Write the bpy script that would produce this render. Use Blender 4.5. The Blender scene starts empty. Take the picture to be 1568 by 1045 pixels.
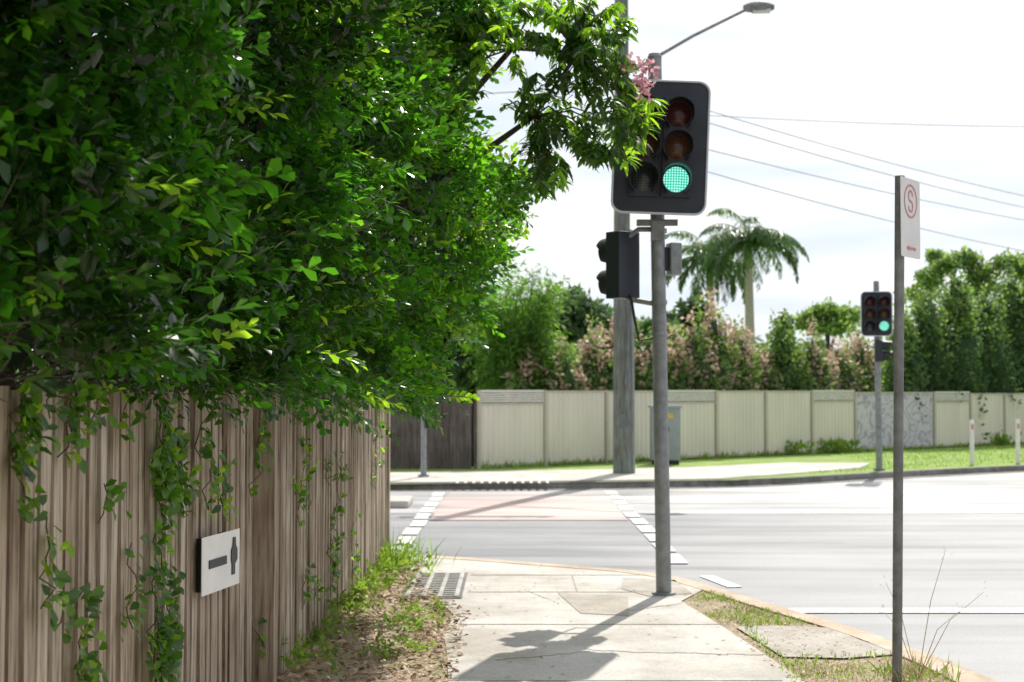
import bpy, bmesh, math, random
import numpy as np
from mathutils import Vector, Matrix, Euler
random.seed(7); rng=np.random.default_rng(11)
S=bpy.context.scene
F=2178.0; CH=1.7; HY=598.0
def WX(px,Y): return (px-784.0)/F*Y
def WZ(py,Y): return CH+(HY-py)/F*Y
def GY(py,z=0.0): return (CH-z)*F/(py-HY)

# ---------------------------------------------------------------- materials
def newmat(n):
    m=bpy.data.materials.new(n); m.use_nodes=True
    nt=m.node_tree; b=nt.nodes["Principled BSDF"]; return m,nt,b
def N(nt,t,**k):
    n=nt.nodes.new(t)
    for a,v in k.items(): setattr(n,a,v)
    return n
def ramp(nt,src,stops):
    r=N(nt,'ShaderNodeValToRGB')
    while len(r.color_ramp.elements)<len(stops): r.color_ramp.elements.new(0.5)
    for e,(p,c) in zip(r.color_ramp.elements,stops):
        e.position=p; e.color=(*c,1)
    nt.links.new(src,r.inputs[0]); return r.outputs[0]
def noise(nt,vec,scale,detail=4,rough=.6):
    n=N(nt,'ShaderNodeTexNoise'); n.inputs['Scale'].default_value=scale
    n.inputs['Detail'].default_value=detail; n.inputs['Roughness'].default_value=rough
    if vec is not None: nt.links.new(vec,n.inputs['Vector'])
    return n.outputs['Fac']
def mapping(nt,scale=(1,1,1)):
    t=N(nt,'ShaderNodeTexCoord'); m=N(nt,'ShaderNodeMapping'); m.inputs['Scale'].default_value=scale
    nt.links.new(t.outputs['Object'],m.inputs['Vector']); return m.outputs['Vector']
def mixc(nt,f,a,b,mode='MIX'):
    m=N(nt,'ShaderNodeMix',data_type='RGBA',blend_type=mode)
    for i,v in ((0,f),(6,a),(7,b)):
        if hasattr(v,'is_output') or hasattr(v,'links'): nt.links.new(v,m.inputs[i])
        else: m.inputs[i].default_value=v if i==0 else (*v,1)
    return m.outputs[2]
def bump(nt,b,h,s=.3,d=.01):
    n=N(nt,'ShaderNodeBump'); n.inputs['Strength'].default_value=s; n.inputs['Distance'].default_value=d
    nt.links.new(h,n.inputs['Height']); nt.links.new(n.outputs[0],b.inputs['Normal'])
def simple(name,c,rough=.6,metal=0,var=.25,scale=6,sc=(1,1,1),spec=.5):
    m,nt,b=newmat(name); v=mapping(nt,sc); f=noise(nt,v,scale,2)
    col=ramp(nt,f,[(.3,tuple(x*(1-var) for x in c)),(.7,tuple(min(1,x*(1+var)) for x in c))])
    nt.links.new(col,b.inputs['Base Color']); b.inputs['Roughness'].default_value=rough; b.inputs['Metallic'].default_value=metal
    b.inputs['Specular IOR Level'].default_value=spec
    return m
def island(nt):
    g=N(nt,'ShaderNodeNewGeometry'); return g.outputs['Random Per Island']
def leafmat(name,stops,trans,tf=.4,rough=.4,clump=1.2,cd=.55,spec=.5):
    m,nt,b=newmat(name); r=island(nt); col=ramp(nt,r,stops)
    if cd<1:
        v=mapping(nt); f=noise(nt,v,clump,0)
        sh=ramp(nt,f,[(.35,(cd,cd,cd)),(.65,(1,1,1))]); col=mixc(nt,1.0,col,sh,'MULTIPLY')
    nt.links.new(col,b.inputs['Base Color']); b.inputs['Roughness'].default_value=rough
    b.inputs['Specular IOR Level'].default_value=spec
    if tf>0:
        t=N(nt,'ShaderNodeBsdfTranslucent')
        a=tuple(x*y for x,y in zip(trans,(.5,.65,.4)))
        tc=ramp(nt,r,[(0,a),(1,trans)])
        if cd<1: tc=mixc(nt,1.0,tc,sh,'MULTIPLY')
        nt.links.new(tc,t.inputs['Color'])
        mx=N(nt,'ShaderNodeMixShader'); mx.inputs[0].default_value=tf
        nt.links.new(b.outputs[0],mx.inputs[1]); nt.links.new(t.outputs[0],mx.inputs[2])
        nt.links.new(mx.outputs[0],nt.nodes['Material Output'].inputs[0])
    return m
def concrete(name,a,bc,sc=1.5,rough=.85,stain=.78):
    m,nt,b=newmat(name); v=mapping(nt); f=noise(nt,v,sc,4,.65); f2=noise(nt,v,60,1); f3=noise(nt,v,.9,4,.7)
    col=ramp(nt,f,[(.3,a),(.7,bc)])
    sp=ramp(nt,f2,[(.35,(.72,.72,.72)),(.5,(1,1,1))]); col=mixc(nt,.6,col,sp,'MULTIPLY')
    st=ramp(nt,f3,[(.36,(stain,stain*.96,stain*.9)),(.55,(1,1,1))]); col=mixc(nt,1.0,col,st,'MULTIPLY')
    nt.links.new(col,b.inputs['Base Color']); b.inputs['Roughness'].default_value=rough
    bump(nt,b,f2,.25,.004); return m
def wood(name,c0,c1,c2):
    m,nt,b=newmat(name); r=island(nt); v=mapping(nt,(30,30,1.6))
    ad=N(nt,'ShaderNodeVectorMath',operation='ADD'); nt.links.new(v,ad.inputs[0])
    cb=N(nt,'ShaderNodeCombineXYZ'); mu=N(nt,'ShaderNodeMath',operation='MULTIPLY'); mu.inputs[1].default_value=77
    nt.links.new(r,mu.inputs[0]); nt.links.new(mu.outputs[0],cb.inputs[2]); nt.links.new(cb.outputs[0],ad.inputs[1])
    f=noise(nt,ad.outputs[0],1.2,4,.7); v2=mapping(nt,(1,1,1)); f2=noise(nt,v2,2.2,3)
    col=ramp(nt,f,[(.32,c0),(.48,c1),(.70,c2)])
    t=ramp(nt,r,[(0,(.60,.52,.44)),(.5,(.93,.88,.82)),(1,(1.0,.99,.97))]); col=mixc(nt,1.0,col,t,'MULTIPLY')
    t=ramp(nt,f2,[(.3,(.66,.58,.50)),(.6,(1,1,1))]); col=mixc(nt,.8,col,t,'MULTIPLY')
    nt.links.new(col,b.inputs['Base Color']); b.inputs['Roughness'].default_value=.8
    bump(nt,b,f,.6,.006); return m
def asphalt(name,a,bc,rough=.5):
    m,nt,b=newmat(name); v=mapping(nt); f=noise(nt,v,90,2,.8); f2=noise(nt,v,.35,3); f3=noise(nt,mapping(nt,(.15,1.6,1)),1,3)
    col=ramp(nt,f,[(.3,a),(.72,bc)]); t=ramp(nt,f2,[(.35,(.78,.78,.8)),(.65,(1.15,1.12,1.1))]); col=mixc(nt,1.0,col,t,'MULTIPLY')
    t=ramp(nt,f3,[(.35,(.75,.75,.76)),(.65,(1.1,1.1,1.1))]); col=mixc(nt,1.0,col,t,'MULTIPLY')
    nt.links.new(col,b.inputs['Base Color']); b.inputs['Specular IOR Level'].default_value=.8
    rr=ramp(nt,f3,[(.3,(rough-.08,)*3),(.7,(rough+.12,)*3)]); nt.links.new(rr,b.inputs['Roughness'])
    bump(nt,b,f,.3,.005); return m

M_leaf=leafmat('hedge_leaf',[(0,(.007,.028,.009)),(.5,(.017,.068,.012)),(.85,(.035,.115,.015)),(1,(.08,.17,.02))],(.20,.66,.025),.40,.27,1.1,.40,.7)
M_sunl=leafmat('sunlit_side_leaf',[(0,(.015,.065,.01)),(.6,(.04,.14,.015)),(1,(.10,.24,.02))],(.38,.95,.03),.50,.30,1.6,.45)  # brighter copy of the hedge leaf, sunlight put into its colour
M_young=leafmat('young_leaf',[(0,(.07,.22,.015)),(1,(.20,.35,.03))],(.62,.98,.04),.55,.4,1,1)
M_innershade=leafmat('inner_shade_leaf',[(0,(.007,.020,.008)),(1,(.016,.040,.012))],(.08,.18,.02),0,.5,1,1)  # near-black leaf copy, shade of the crown depth put into the colour
M_ole=leafmat('oleander_leaf',[(0,(.015,.055,.015)),(.7,(.035,.11,.02)),(1,(.12,.17,.03))],(.28,.55,.04),.42,.38,3,.5)
M_pink=leafmat('pink_petal',[(0,(.7,.3,.42)),(1,(.85,.5,.6))],(.85,.45,.55),.4,.6,1,1)
M_stem=simple('twig_bark',(.09,.055,.035),.8)
M_bark=simple('bark',(.08,.06,.045),.9,scale=9)
M_far=leafmat('distant_leaf',[(0,(.06,.13,.03)),(.6,(.13,.23,.06)),(1,(.26,.34,.11))],(.5,.7,.16),.48,.5,.6,.75)
M_fard=leafmat('distant_dark_leaf',[(0,(.035,.075,.032)),(1,(.08,.15,.06))],(.25,.45,.14),.38,.5,.6,.7)
M_tip=leafmat('new_growth_leaf',[(0,(.48,.28,.26)),(.5,(.60,.42,.36)),(1,(.44,.46,.22))],(.92,.62,.54),.45,.5,2,.85)
M_bam=leafmat('feathery_leaf',[(0,(.05,.12,.02)),(1,(.12,.24,.04))],(.45,.78,.10),.5,.5,1,.7)
M_palm=leafmat('palm_leaf',[(0,(.07,.13,.055)),(1,(.12,.19,.08))],(.25,.45,.14),.38,.35,1,.8)
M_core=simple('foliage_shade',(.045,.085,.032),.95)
M_litter=leafmat('fallen_leaf',[(0,(.22,.13,.08)),(.4,(.44,.30,.19)),(.9,(.64,.50,.35)),(1,(.2,.24,.06))],(.4,.2,.08),0,.7,3,1)
M_weed=leafmat('weed_leaf',[(0,(.07,.17,.02)),(.7,(.15,.28,.03)),(1,(.36,.40,.08))],(.55,.8,.08),.45,.5,3,.7)
M_dry=leafmat('dry_grass',[(0,(.38,.28,.15)),(1,(.60,.48,.30))],(.5,.4,.2),.3,.7,1,1)
M_conc=concrete('path_concrete',(.48,.46,.43),(.63,.60,.56))
M_conc2=concrete('old_concrete',(.36,.33,.29),(.50,.46,.41),4)
M_kerb=concrete('kerb_concrete',(.48,.36,.25),(.62,.52,.42),5)
M_fkerb=concrete('kerb_grey',(.12,.115,.11),(.25,.24,.23),5)
M_asph=asphalt('asphalt',(.13,.135,.145),(.28,.283,.295),.45)
M_asph2=asphalt('pale_lane_asphalt',(.32,.32,.32),(.54,.535,.53),.40)
M_red=asphalt('red_asphalt',(.46,.33,.30),(.60,.47,.44),.46)
M_pale=asphalt('pale_asphalt',(.42,.38,.36),(.56,.52,.5),.46)
M_white=concrete('road_paint',(.66,.66,.64),(.84,.84,.82),14,rough=.6)
def dirt():
    m,nt,b=newmat('dirt'); v=mapping(nt); f=noise(nt,v,3,4,.7); f2=noise(nt,v,45,2,.8)
    c=ramp(nt,f,[(.3,(.34,.25,.17)),(.5,(.48,.37,.27)),(.64,(.30,.29,.14)),(.8,(.16,.22,.07))])
    t=ramp(nt,f2,[(.3,(.55,.55,.55)),(.7,(1.2,1.2,1.2))]); c=mixc(nt,1.0,c,t,'MULTIPLY')
    nt.links.new(c,b.inputs['Base Color']); b.inputs['Roughness'].default_value=.95; bump(nt,b,f2,.8,.02); return m
M_dirt=dirt()
def grassm():
    m,nt,b=newmat('lawn'); v=mapping(nt); f=noise(nt,v,1.2,4,.7); f2=noise(nt,v,30,2,.8)
    c=ramp(nt,f,[(.3,(.17,.28,.045)),(.55,(.27,.40,.08)),(.75,(.40,.40,.18))])
    t=ramp(nt,f2,[(.3,(.6,.6,.6)),(.7,(1.2,1.2,1.2))]); c=mixc(nt,1.0,c,t,'MULTIPLY')
    nt.links.new(c,b.inputs['Base Color']); b.inputs['Roughness'].default_value=.9; bump(nt,b,f2,.8,.03); return m
M_lawn=grassm()
M_fence=wood('weathered_paling',(.12,.09,.07),(.43,.365,.295),(.64,.585,.51))
M_fdark=wood('dark_paling',(.06,.05,.055),(.13,.115,.12),(.22,.2,.21))
M_steel=simple('galvanised_steel',(.25,.265,.27),.5,.2,.2,14)
M_signpost=simple('post_steel',(.20,.205,.20),.6,.15,.3,10)
M_black=simple('black_housing',(.014,.016,.02),.5,0,.3,8)
M_board=simple('board_black',(.022,.028,.04),.42,0,.3,3)
M_rim=simple('board_rim',(.62,.65,.68),.5,.0,.1)
M_pwood=wood('pole_wood',(.07,.09,.085),(.16,.19,.175),(.27,.30,.28))
M_cream=simple('cream_sheet_steel',(.70,.65,.575),.5,0,.07,1.2,(1,1,.3))
M_creampost=simple('cream_post',(.48,.43,.37),.5,0,.06)
M_slat=simple('slat_steel',(.74,.71,.67),.5,0,.05)
def mural():
    m,nt,b=newmat('mural_paint'); v=mapping(nt)
    f=noise(nt,v,1.4,2,.5)
    w=N(nt,'ShaderNodeMath',operation='PINGPONG'); mu=N(nt,'ShaderNodeMath',operation='MULTIPLY'); mu.inputs[1].default_value=9
    nt.links.new(f,mu.inputs[0]); nt.links.new(mu.outputs[0],w.inputs[0]); w.inputs[1].default_value=.5
    c=ramp(nt,w.outputs[0],[(.0,(.34,.30,.40)),(.10,(.40,.36,.46)),(.18,(.52,.49,.57)),(.5,(.58,.56,.6))])
    nt.links.new(c,b.inputs['Base Color']); b.inputs['Roughness'].default_value=.6; return m
M_mural=mural()
M_cab=simple('cabinet_grey',(.28,.32,.34),.5,0,.08)
M_signw=simple('sign_white',(.78,.76,.73),.45,0,.06)
M_signred=simple('sign_red',(.66,.22,.2),.5,0,.1)
M_signblack=simple('sign_black',(.02,.02,.022),.5)
M_boll=simple('bollard_white',(.78,.77,.75),.5,0,.08)
M_yel=simple('sticker_yellow',(.7,.5,.05),.5)
M_trunkp=simple('palm_trunk',(.42,.38,.34),.85,0,.2,6,(1,1,4)); M_crown=simple('crownshaft',(.2,.3,.1),.5)
M_grate=simple('grate_iron',(.42,.41,.39),.7,.0); M_wire=simple('wire_grey',(.13,.14,.15),.6); M_dk=simple('pit_dark',(.14,.135,.13),.8)
def lens(nm,c,e,em):
    m,nt,b=newmat(nm); b.inputs['Roughness'].default_value=.25
    t=N(nt,'ShaderNodeTexCoord'); mp=N(nt,'ShaderNodeVectorMath',operation='SCALE'); mp.inputs['Scale'].default_value=46
    nt.links.new(t.outputs['Object'],mp.inputs[0]); fr=N(nt,'ShaderNodeVectorMath',operation='FRACTION'); nt.links.new(mp.outputs[0],fr.inputs[0])
    sb=N(nt,'ShaderNodeVectorMath',operation='SUBTRACT'); nt.links.new(fr.outputs[0],sb.inputs[0]); sb.inputs[1].default_value=(.5,.5,.5)
    ml=N(nt,'ShaderNodeVectorMath',operation='MULTIPLY'); nt.links.new(sb.outputs[0],ml.inputs[0]); ml.inputs[1].default_value=(1,0,1)
    ln=N(nt,'ShaderNodeVectorMath',operation='LENGTH'); nt.links.new(ml.outputs[0],ln.inputs[0])
    if em:
        cc=ramp(nt,ln.outputs['Value'],[(.2,(.5,1,.82)),(.42,(.0,.36,.26))])
        nt.links.new(cc,b.inputs['Emission Color']); b.inputs['Emission Strength'].default_value=em
        b.inputs['Base Color'].default_value=(.02,.3,.2,1)
    else:
        cc=ramp(nt,ln.outputs['Value'],[(.2,e),(.45,c)]); nt.links.new(cc,b.inputs['Base Color'])
    return m
M_green=lens('green_lens_lit',(0,.5,.3),(0,1,.6),1.35)
M_redl=lens('red_lens_off',(.06,.018,.018),(.13,.03,.03),0)
M_amb=lens('amber_lens_off',(.09,.04,.02),(.18,.08,.04),0)
M_offl=lens('green_lens_off',(.02,.03,.03),(.06,.07,.07),0)

# ---------------------------------------------------------------- builders
class MB:
    def __init__(s): s.v=[];s.f=[];s.m=[];s.M=Matrix.Identity(4)
    def add(s,vs,fs,mi=0):
        o=len(s.v); s.v+= [tuple(s.M@Vector(v)) for v in vs]; s.f+=[tuple(i+o for i in f) for f in fs]; s.m+=[mi]*len(fs)
    def box(s,c,sz,mi=0,rot=None):
        x,y,z=[a/2 for a in sz]; R=Euler(rot).to_matrix() if rot else None; vs=[]
        for dx in(-x,x):
            for dy in(-y,y):
                for dz in(-z,z):
                    p=Vector((dx,dy,dz)); p=R@p if R else p; vs.append(Vector(c)+p)
        s.add(vs,[(0,1,3,2),(4,6,7,5),(0,4,5,1),(2,3,7,6),(0,2,6,4),(1,5,7,3)],mi)
    def tube(s,pts,rad,seg=10,mi=0,cap=True):
        pts=[Vector(p) for p in pts]; n=len(pts)
        if not hasattr(rad,'__len__'): rad=[rad]*n
        vs=[];fs=[];u0=None
        for i,p in enumerate(pts):
            d=(pts[min(i+1,n-1)]-pts[max(i-1,0)]).normalized()
            u=d.orthogonal() if u0 is None else (u0-d*u0.dot(d))
            u.normalize(); u0=u; w=d.cross(u)
            for k in range(seg):
                a=2*math.pi*k/seg; vs.append(p+(u*math.cos(a)+w*math.sin(a))*rad[i])
        for i in range(n-1):
            for k in range(seg):
                a=i*seg+k;b=i*seg+(k+1)%seg; fs.append((a,b,b+seg,a+seg))
        if cap: fs.append(tuple(range(seg))[::-1]); fs.append(tuple((n-1)*seg+k for k in range(seg)))
        s.add(vs,fs,mi)
    def prism(s,poly,y0,y1,mi=0):
        n=len(poly); vs=[(x,y0,z) for x,z in poly]+[(x,y1,z) for x,z in poly]
        s.add(vs,[tuple(range(n)),tuple(range(n,2*n))[::-1]]+[(i,i+n,(i+1)%n+n,(i+1)%n) for i in range(n)],mi)
    def build(s,name,mats,parent=None,smooth=False,bev=0):
        me=bpy.data.meshes.new(name); me.from_pydata(s.v,[],s.f); me.update()
        for m in mats: me.materials.append(m)
        me.polygons.foreach_set('material_index',s.m)
        bm=bmesh.new(); bm.from_mesh(me); bmesh.ops.recalc_face_normals(bm,faces=bm.faces); bm.to_mesh(me); bm.free()
        if smooth:
            me.polygons.foreach_set('use_smooth',[True]*len(me.polygons))
        o=bpy.data.objects.new(name,me); S.collection.objects.link(o)
        if smooth:
            md=o.modifiers.new('es','EDGE_SPLIT'); md.split_angle=math.radians(35)
        if bev:
            md=o.modifiers.new('bev','BEVEL'); md.width=bev; md.segments=2; md.limit_method='ANGLE'
        if parent:
            o.parent=parent; o.matrix_parent_inverse=Matrix.Translation(-parent.location)
        return o
def empty(name,loc):
    e=bpy.data.objects.new(name,None); e.location=loc; e.empty_display_size=.3; S.collection.objects.link(e); return e
def poly(name,pts,z,mat,parent=None):
    bm=bmesh.new(); vs=[bm.verts.new((p[0],p[1],z)) for p in pts]; f=bm.faces.new(vs); f.normal_update()
    if f.normal.z<0: f.normal_flip()
    bmesh.ops.triangulate(bm,faces=bm.faces)
    me=bpy.data.meshes.new(name); bm.to_mesh(me); bm.free(); me.materials.append(mat)
    o=bpy.data.objects.new(name,me); S.collection.objects.link(o)
    if parent: o.parent=parent; o.matrix_parent_inverse=Matrix.Translation(-parent.location)
    return o

class LM:
    T8=np.array([[0,0,0],[.30,.30,.08],[.70,.50,.14],[1,0,.0],[.70,-.50,.14],[.30,-.30,.08],[.30,0,0],[.70,0,0]],float)
    TN=np.array([[0,0,0],[.28,.46,.10],[.66,.40,.10],[1,0,0],[.66,-.40,.10],[.28,-.46,.10],[.28,0,0],[.66,0,0]],float)
    F8=np.array([[0,6,1],[0,5,6],[1,6,7],[1,7,2],[6,5,4],[6,4,7],[2,7,3],[7,4,3]])
    T4=np.array([[0,0,0],[.5,.5,.06],[1,0,0],[.5,-.5,.06]],float); F4=np.array([[0,3,1],[1,3,2]])
    def __init__(s): s.V=[];s.Fc=[];s.Mi=[];s.n=0
    def add(s,P,D,Nn,L,W,mi=0,curl=.15,lo=False,nar=False):
        P=np.asarray(P,float);n=len(P)
        if n==0:return
        L=np.broadcast_to(L,(n,)).astype(float);W=np.broadcast_to(W,(n,)).astype(float);mi=np.broadcast_to(mi,(n,))
        D=D/np.maximum(np.linalg.norm(D,axis=1,keepdims=True),1e-6)
        Sd=np.cross(D,Nn);Sd/=np.maximum(np.linalg.norm(Sd,axis=1,keepdims=True),1e-6);Nn=np.cross(Sd,D)
        T,Fx=(s.T4,s.F4) if lo else ((s.TN if nar else s.T8),s.F8); k=len(T)
        c=np.broadcast_to(curl,(n,))
        V=P[:,None,:]+D[:,None,:]*(T[None,:,0]*L[:,None])[...,None]+Sd[:,None,:]*(T[None,:,1]*W[:,None])[...,None]\
          +Nn[:,None,:]*(T[None,:,2]*W[:,None]-c[:,None]*(T[None,:,0]**2)*L[:,None])[...,None]
        s.V.append(V.reshape(-1,3)); s.Fc.append((Fx[None]+(np.arange(n)*k+s.n)[:,None,None]).reshape(-1,3))
        s.Mi.append(np.repeat(mi,len(Fx))); s.n+=n*k
    def build(s,name,mats,parent=None,smooth=True):
        V=np.concatenate(s.V);Fc=np.concatenate(s.Fc);Mi=np.concatenate(s.Mi)
        me=bpy.data.meshes.new(name); me.vertices.add(len(V)); me.vertices.foreach_set('co',V.astype(np.float32).ravel())
        me.loops.add(Fc.size); me.loops.foreach_set('vertex_index',Fc.astype(np.int32).ravel())
        me.polygons.add(len(Fc)); me.polygons.foreach_set('loop_start',np.arange(0,Fc.size,3,dtype=np.int32))
        me.update(calc_edges=True)
        me.polygons.foreach_set('material_index',Mi.astype(np.int32))
        if smooth: me.polygons.foreach_set('use_smooth',np.ones(len(Fc),bool))
        for m in mats: me.materials.append(m)
        me.update()
        o=bpy.data.objects.new(name,me); S.collection.objects.link(o)
        if parent: o.parent=parent; o.matrix_parent_inverse=Matrix.Translation(-parent.location)
        return o
def unit(a): return a/np.maximum(np.linalg.norm(a,axis=-1,keepdims=True),1e-6)
def twig(nl,length,ll,ratio,spread=55,droop=.0):
    P=[];D=[];Nn=[];L=[];W=[]
    for i in range(nl):
        t=(i+.8)/nl; az=i*2.4+random.uniform(-.4,.4); sp=math.radians(spread*(1.1-.6*t)+random.uniform(-12,12))
        bend=-droop*t*t*length
        P.append((t*length,0,bend)); d=Vector((math.cos(sp),math.sin(sp)*math.cos(az),math.sin(sp)*math.sin(az)*.7-.1))
        D.append(d); up=Vector((-.3,random.uniform(-.4,.4),1)); Nn.append(up)
        l=ll*random.uniform(.7,1.15)*(1-.25*abs(t-.5)); L.append(l); W.append(l*ratio*random.uniform(.85,1.15))
    return [np.array(a,float) for a in (P,D,Nn,L,W)]
def place_twigs(lm,tpls,pos,dirs,scale,mi,stem_mi=None,length=.25,curl=.15):
    n=len(pos); dirs=unit(dirs); up=np.tile([0,0,1.0],(n,1))+rng.normal(0,.45,(n,3))
    Sd=unit(np.cross(up,dirs)); U=np.cross(dirs,Sd)
    which=rng.integers(0,len(tpls),n); mi=np.broadcast_to(mi,(n,))
    for k,(P,D,Nn,L,W) in enumerate(tpls):
        idx=np.where(which==k)[0]
        if len(idx)==0: continue
        R=np.stack([dirs[idx],Sd[idx],U[idx]],axis=2)
        sc=scale[idx]
        PP=pos[idx][:,None,:]+np.einsum('nij,kj->nki',R,P)*sc[:,None,None]
        DD=np.einsum('nij,kj->nki',R,D);NN=np.einsum('nij,kj->nki',R,Nn)
        m=len(P)
        lm.add(PP.reshape(-1,3),DD.reshape(-1,3),NN.reshape(-1,3),(L[None]*sc[:,None]).ravel(),(W[None]*sc[:,None]).ravel(),np.repeat(mi[idx],m),curl)
        if stem_mi is not None:
            lm.add(pos[idx],dirs[idx],U[idx],length*sc,.006,stem_mi,0.0,lo=True)

# ---------------------------------------------------------------- ground
g=poly('ground',[(-400,-200),(400,-200),(400,700),(-400,700)],-.14,M_dirt)
poly('road',[(-90,-40),(90,-40),(90,90),(-90,90)],-.12,M_asph)
poly('road_pale_lane',[(-60,20.9),(-60,40),(80,60),(80,25),(20,21.8),(6,21.1)],-.116,M_asph2)  # paler asphalt sheet over the far lanes
near=[(-60,17),(-20,16.2),(-3,15.0),(-.84,14.75),(.41,13.95),(1.15,13.5),(1.55,12.95),(1.8,12.2),(2.15,11.1),(2.5,10.1),(2.68,9.2),(2.8,8.2),(2.93,5),(3.0,0),(3.0,-30)]
far=[(-60,24.2),(-20,25.0),(-2.2,25.9),(2,26.5),(4.2,27.0),(5.4,27.7),(7.8,29.6),(11.7,32.4),(20,37.0),(40,47),(80,66)]
poly('verge',near+[(-60,-30)],0.0,M_dirt)
poly('grass_verge',far+[(80,130),(-60,130)],0.0,M_lawn)
def offs(pts,d):
    out=[]
    for i,p in enumerate(pts):
        a=Vector(pts[max(i-1,0)]);b=Vector(pts[min(i+1,len(pts)-1)]);t=(b-a).normalized(); n=Vector((t.y,-t.x)); out.append((p[0]+n.x*d,p[1]+n.y*d))
    return out
def smoothp(pts,it=2):
    for _ in range(it):
        q=[pts[0]]
        for a,b in zip(pts[:-1],pts[1:]):
            q.append((a[0]*.75+b[0]*.25,a[1]*.75+b[1]*.25)); q.append((a[0]*.25+b[0]*.75,a[1]*.25+b[1]*.75))
        q.append(pts[-1]); pts=q
    return pts
def offs_mid(a,b,t): return (a[0]+(b[0]-a[0])*t,a[1]+(b[1]-a[1])*t)
def kerb(name,pts,inn,mat,top=.014,w=.16):
    pts=smoothp(pts); a=offs(pts,-.03*inn); o2=offs(pts,.0); b=offs(pts,w*inn); g=offs(pts,-.32*inn)
    m=MB(); n=len(pts); vs=[]
    for i in range(n):
        vs+=[(g[i][0],g[i][1],-.112),(a[i][0],a[i][1],-.105),(o2[i][0],o2[i][1],top-.02),(offs_mid(o2[i],b[i],.12)+(top,)),(b[i][0],b[i][1],top),(b[i][0],b[i][1],-.02)]
    fs=[]
    for i in range(n-1):
        for k in range(5): fs.append((i*6+k,i*6+k+1,(i+1)*6+k+1,(i+1)*6+k))
    m.add(vs,fs); return m.build(name,[mat],smooth=True)
kerb('kerb',near,1,M_kerb,w=.2)
kerb('kerb',far,-1,M_fkerb)
fp=empty('footpath',(0.6,8,0))
left=[(-.34,-5),(-.38,5),(-.33,7),(-.37,8.3),(-.41,9.1),(-.47,9.9),(-.44,10.8),(-.60,11.6),(-.66,12.2),(-1.0,13.0),(-1.1,14.55)]
right=[(.4,13.78),(1.1,13.3),(1.42,12.8),(1.62,12.15),(1.36,11.5),(1.52,10.2),(1.70,8.4),(1.74,-5)]
poly('path_sheet',left+[(-.84,14.58)]+right,.010,M_conc,fp)
m=MB()
for y in (2,4.1,6.2,8.35,10.35,12.0,13.1):
    xr=1.34 if y>11 else 1.6
    m.box((( -.4+xr)/2,y,.0125),(xr+.35,.012,.003))
m.box((.55,12.55,.0125),(.012,1.1,.003)); 
for (x0,y0,x1,y1) in((-.1,9.0,.5,9.3),(.5,9.3,1.6,9.15),(.9,11.0,1.36,11.4),(.1,12.1,.38,11.3)):
    k=10
    for q in range(k):
        xa=x0+(x1-x0)*q/k;ya=y0+(y1-y0)*q/k; m.box((xa+(x1-x0)/k/2,ya+random.uniform(-.02,.02),.0125),(abs(x1-x0)/k+.01,.007,.002),0,(0,0,math.atan2(y1-y0,x1-x0)+random.uniform(-.4,.4)))
m.build('joint_lines',[M_conc2],fp)
poly('path_patch',[(.38,11.95),(.95,11.75),(.88,10.75),(.52,10.85)],.014,M_conc2,fp)
poly('path_patch_small',[(1.0,12.9),(1.45,12.75),(1.5,11.9),(1.12,11.75),(.93,12.2)],.014,M_conc2,fp)
poly('concrete_slab',[(1.60,10.25),(1.9,10.3),(2.28,10.2),(2.36,9.7),(2.5,9.2),(2.1,9.05),(1.72,9.1)],.012,M_conc2,fp)
m=MB()
for i in range(14): m.box((-.66,11.7+i*.11,.022),(.42,.035,.012))
for i in range(4): m.box((-.86+i*.135,12.42,.0205),(.035,1.5,.012))
m.box((-.66,12.42,.0165),(.5,1.6,.006),1); m.build('drain_grate',[M_grate,M_dk])
poly('far_footpath',[(-60,25.2),(-20,26.0),(-2.2,26.3),(2,26.95),(4.0,27.5),(5.2,28.6),(7.6,31.2),(8.4,33.4),(6.5,33.6),(4.0,31.6),(1.5,30.6),(-2,29.6),(-20,28.6),(-60,28)],.01,M_conc)
cr=empty('pedestrian_crossing',(0.25,20,-.11))
poly('red_surface',[(-1.15,20.0),(1.62,20.0),(1.66,24.3),(-1.12,24.3)],-.112,M_red,cr)
poly('pale_surface',[(-1.15,24.3),(1.66,24.3),(1.7,25.75),(-1.1,25.6)],-.1125,M_pale,cr)
m=MB()
for x0 in(-1.28,1.75):
    y=16.2 if x0<0 else 15.4
    while y<25.4:
        m.box((x0+random.uniform(-.015,.015),y,-.108),(.2,.85,.004)); y+=1.1
m.build('edge_lines',[M_white],cr)
m=MB()
for i in range(12): m.box((-1.0+i*.15,26.15,.02),(.05,.4,.02))
m.build('tactile_strip',[M_white],cr)
m=MB(); m.box((5.9,11.8,-.112),(7.2,.24,.004)); m.box((1.98,13.6,-.112),(.14,.8,.004),0,(0,0,.2))
m.build('road_marking',[M_white])
m=MB(); m.box((-4.2,22.6,-.06),(5.2,1.1,.12)); m.build('traffic_island',[M_conc],bev=.03)

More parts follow.
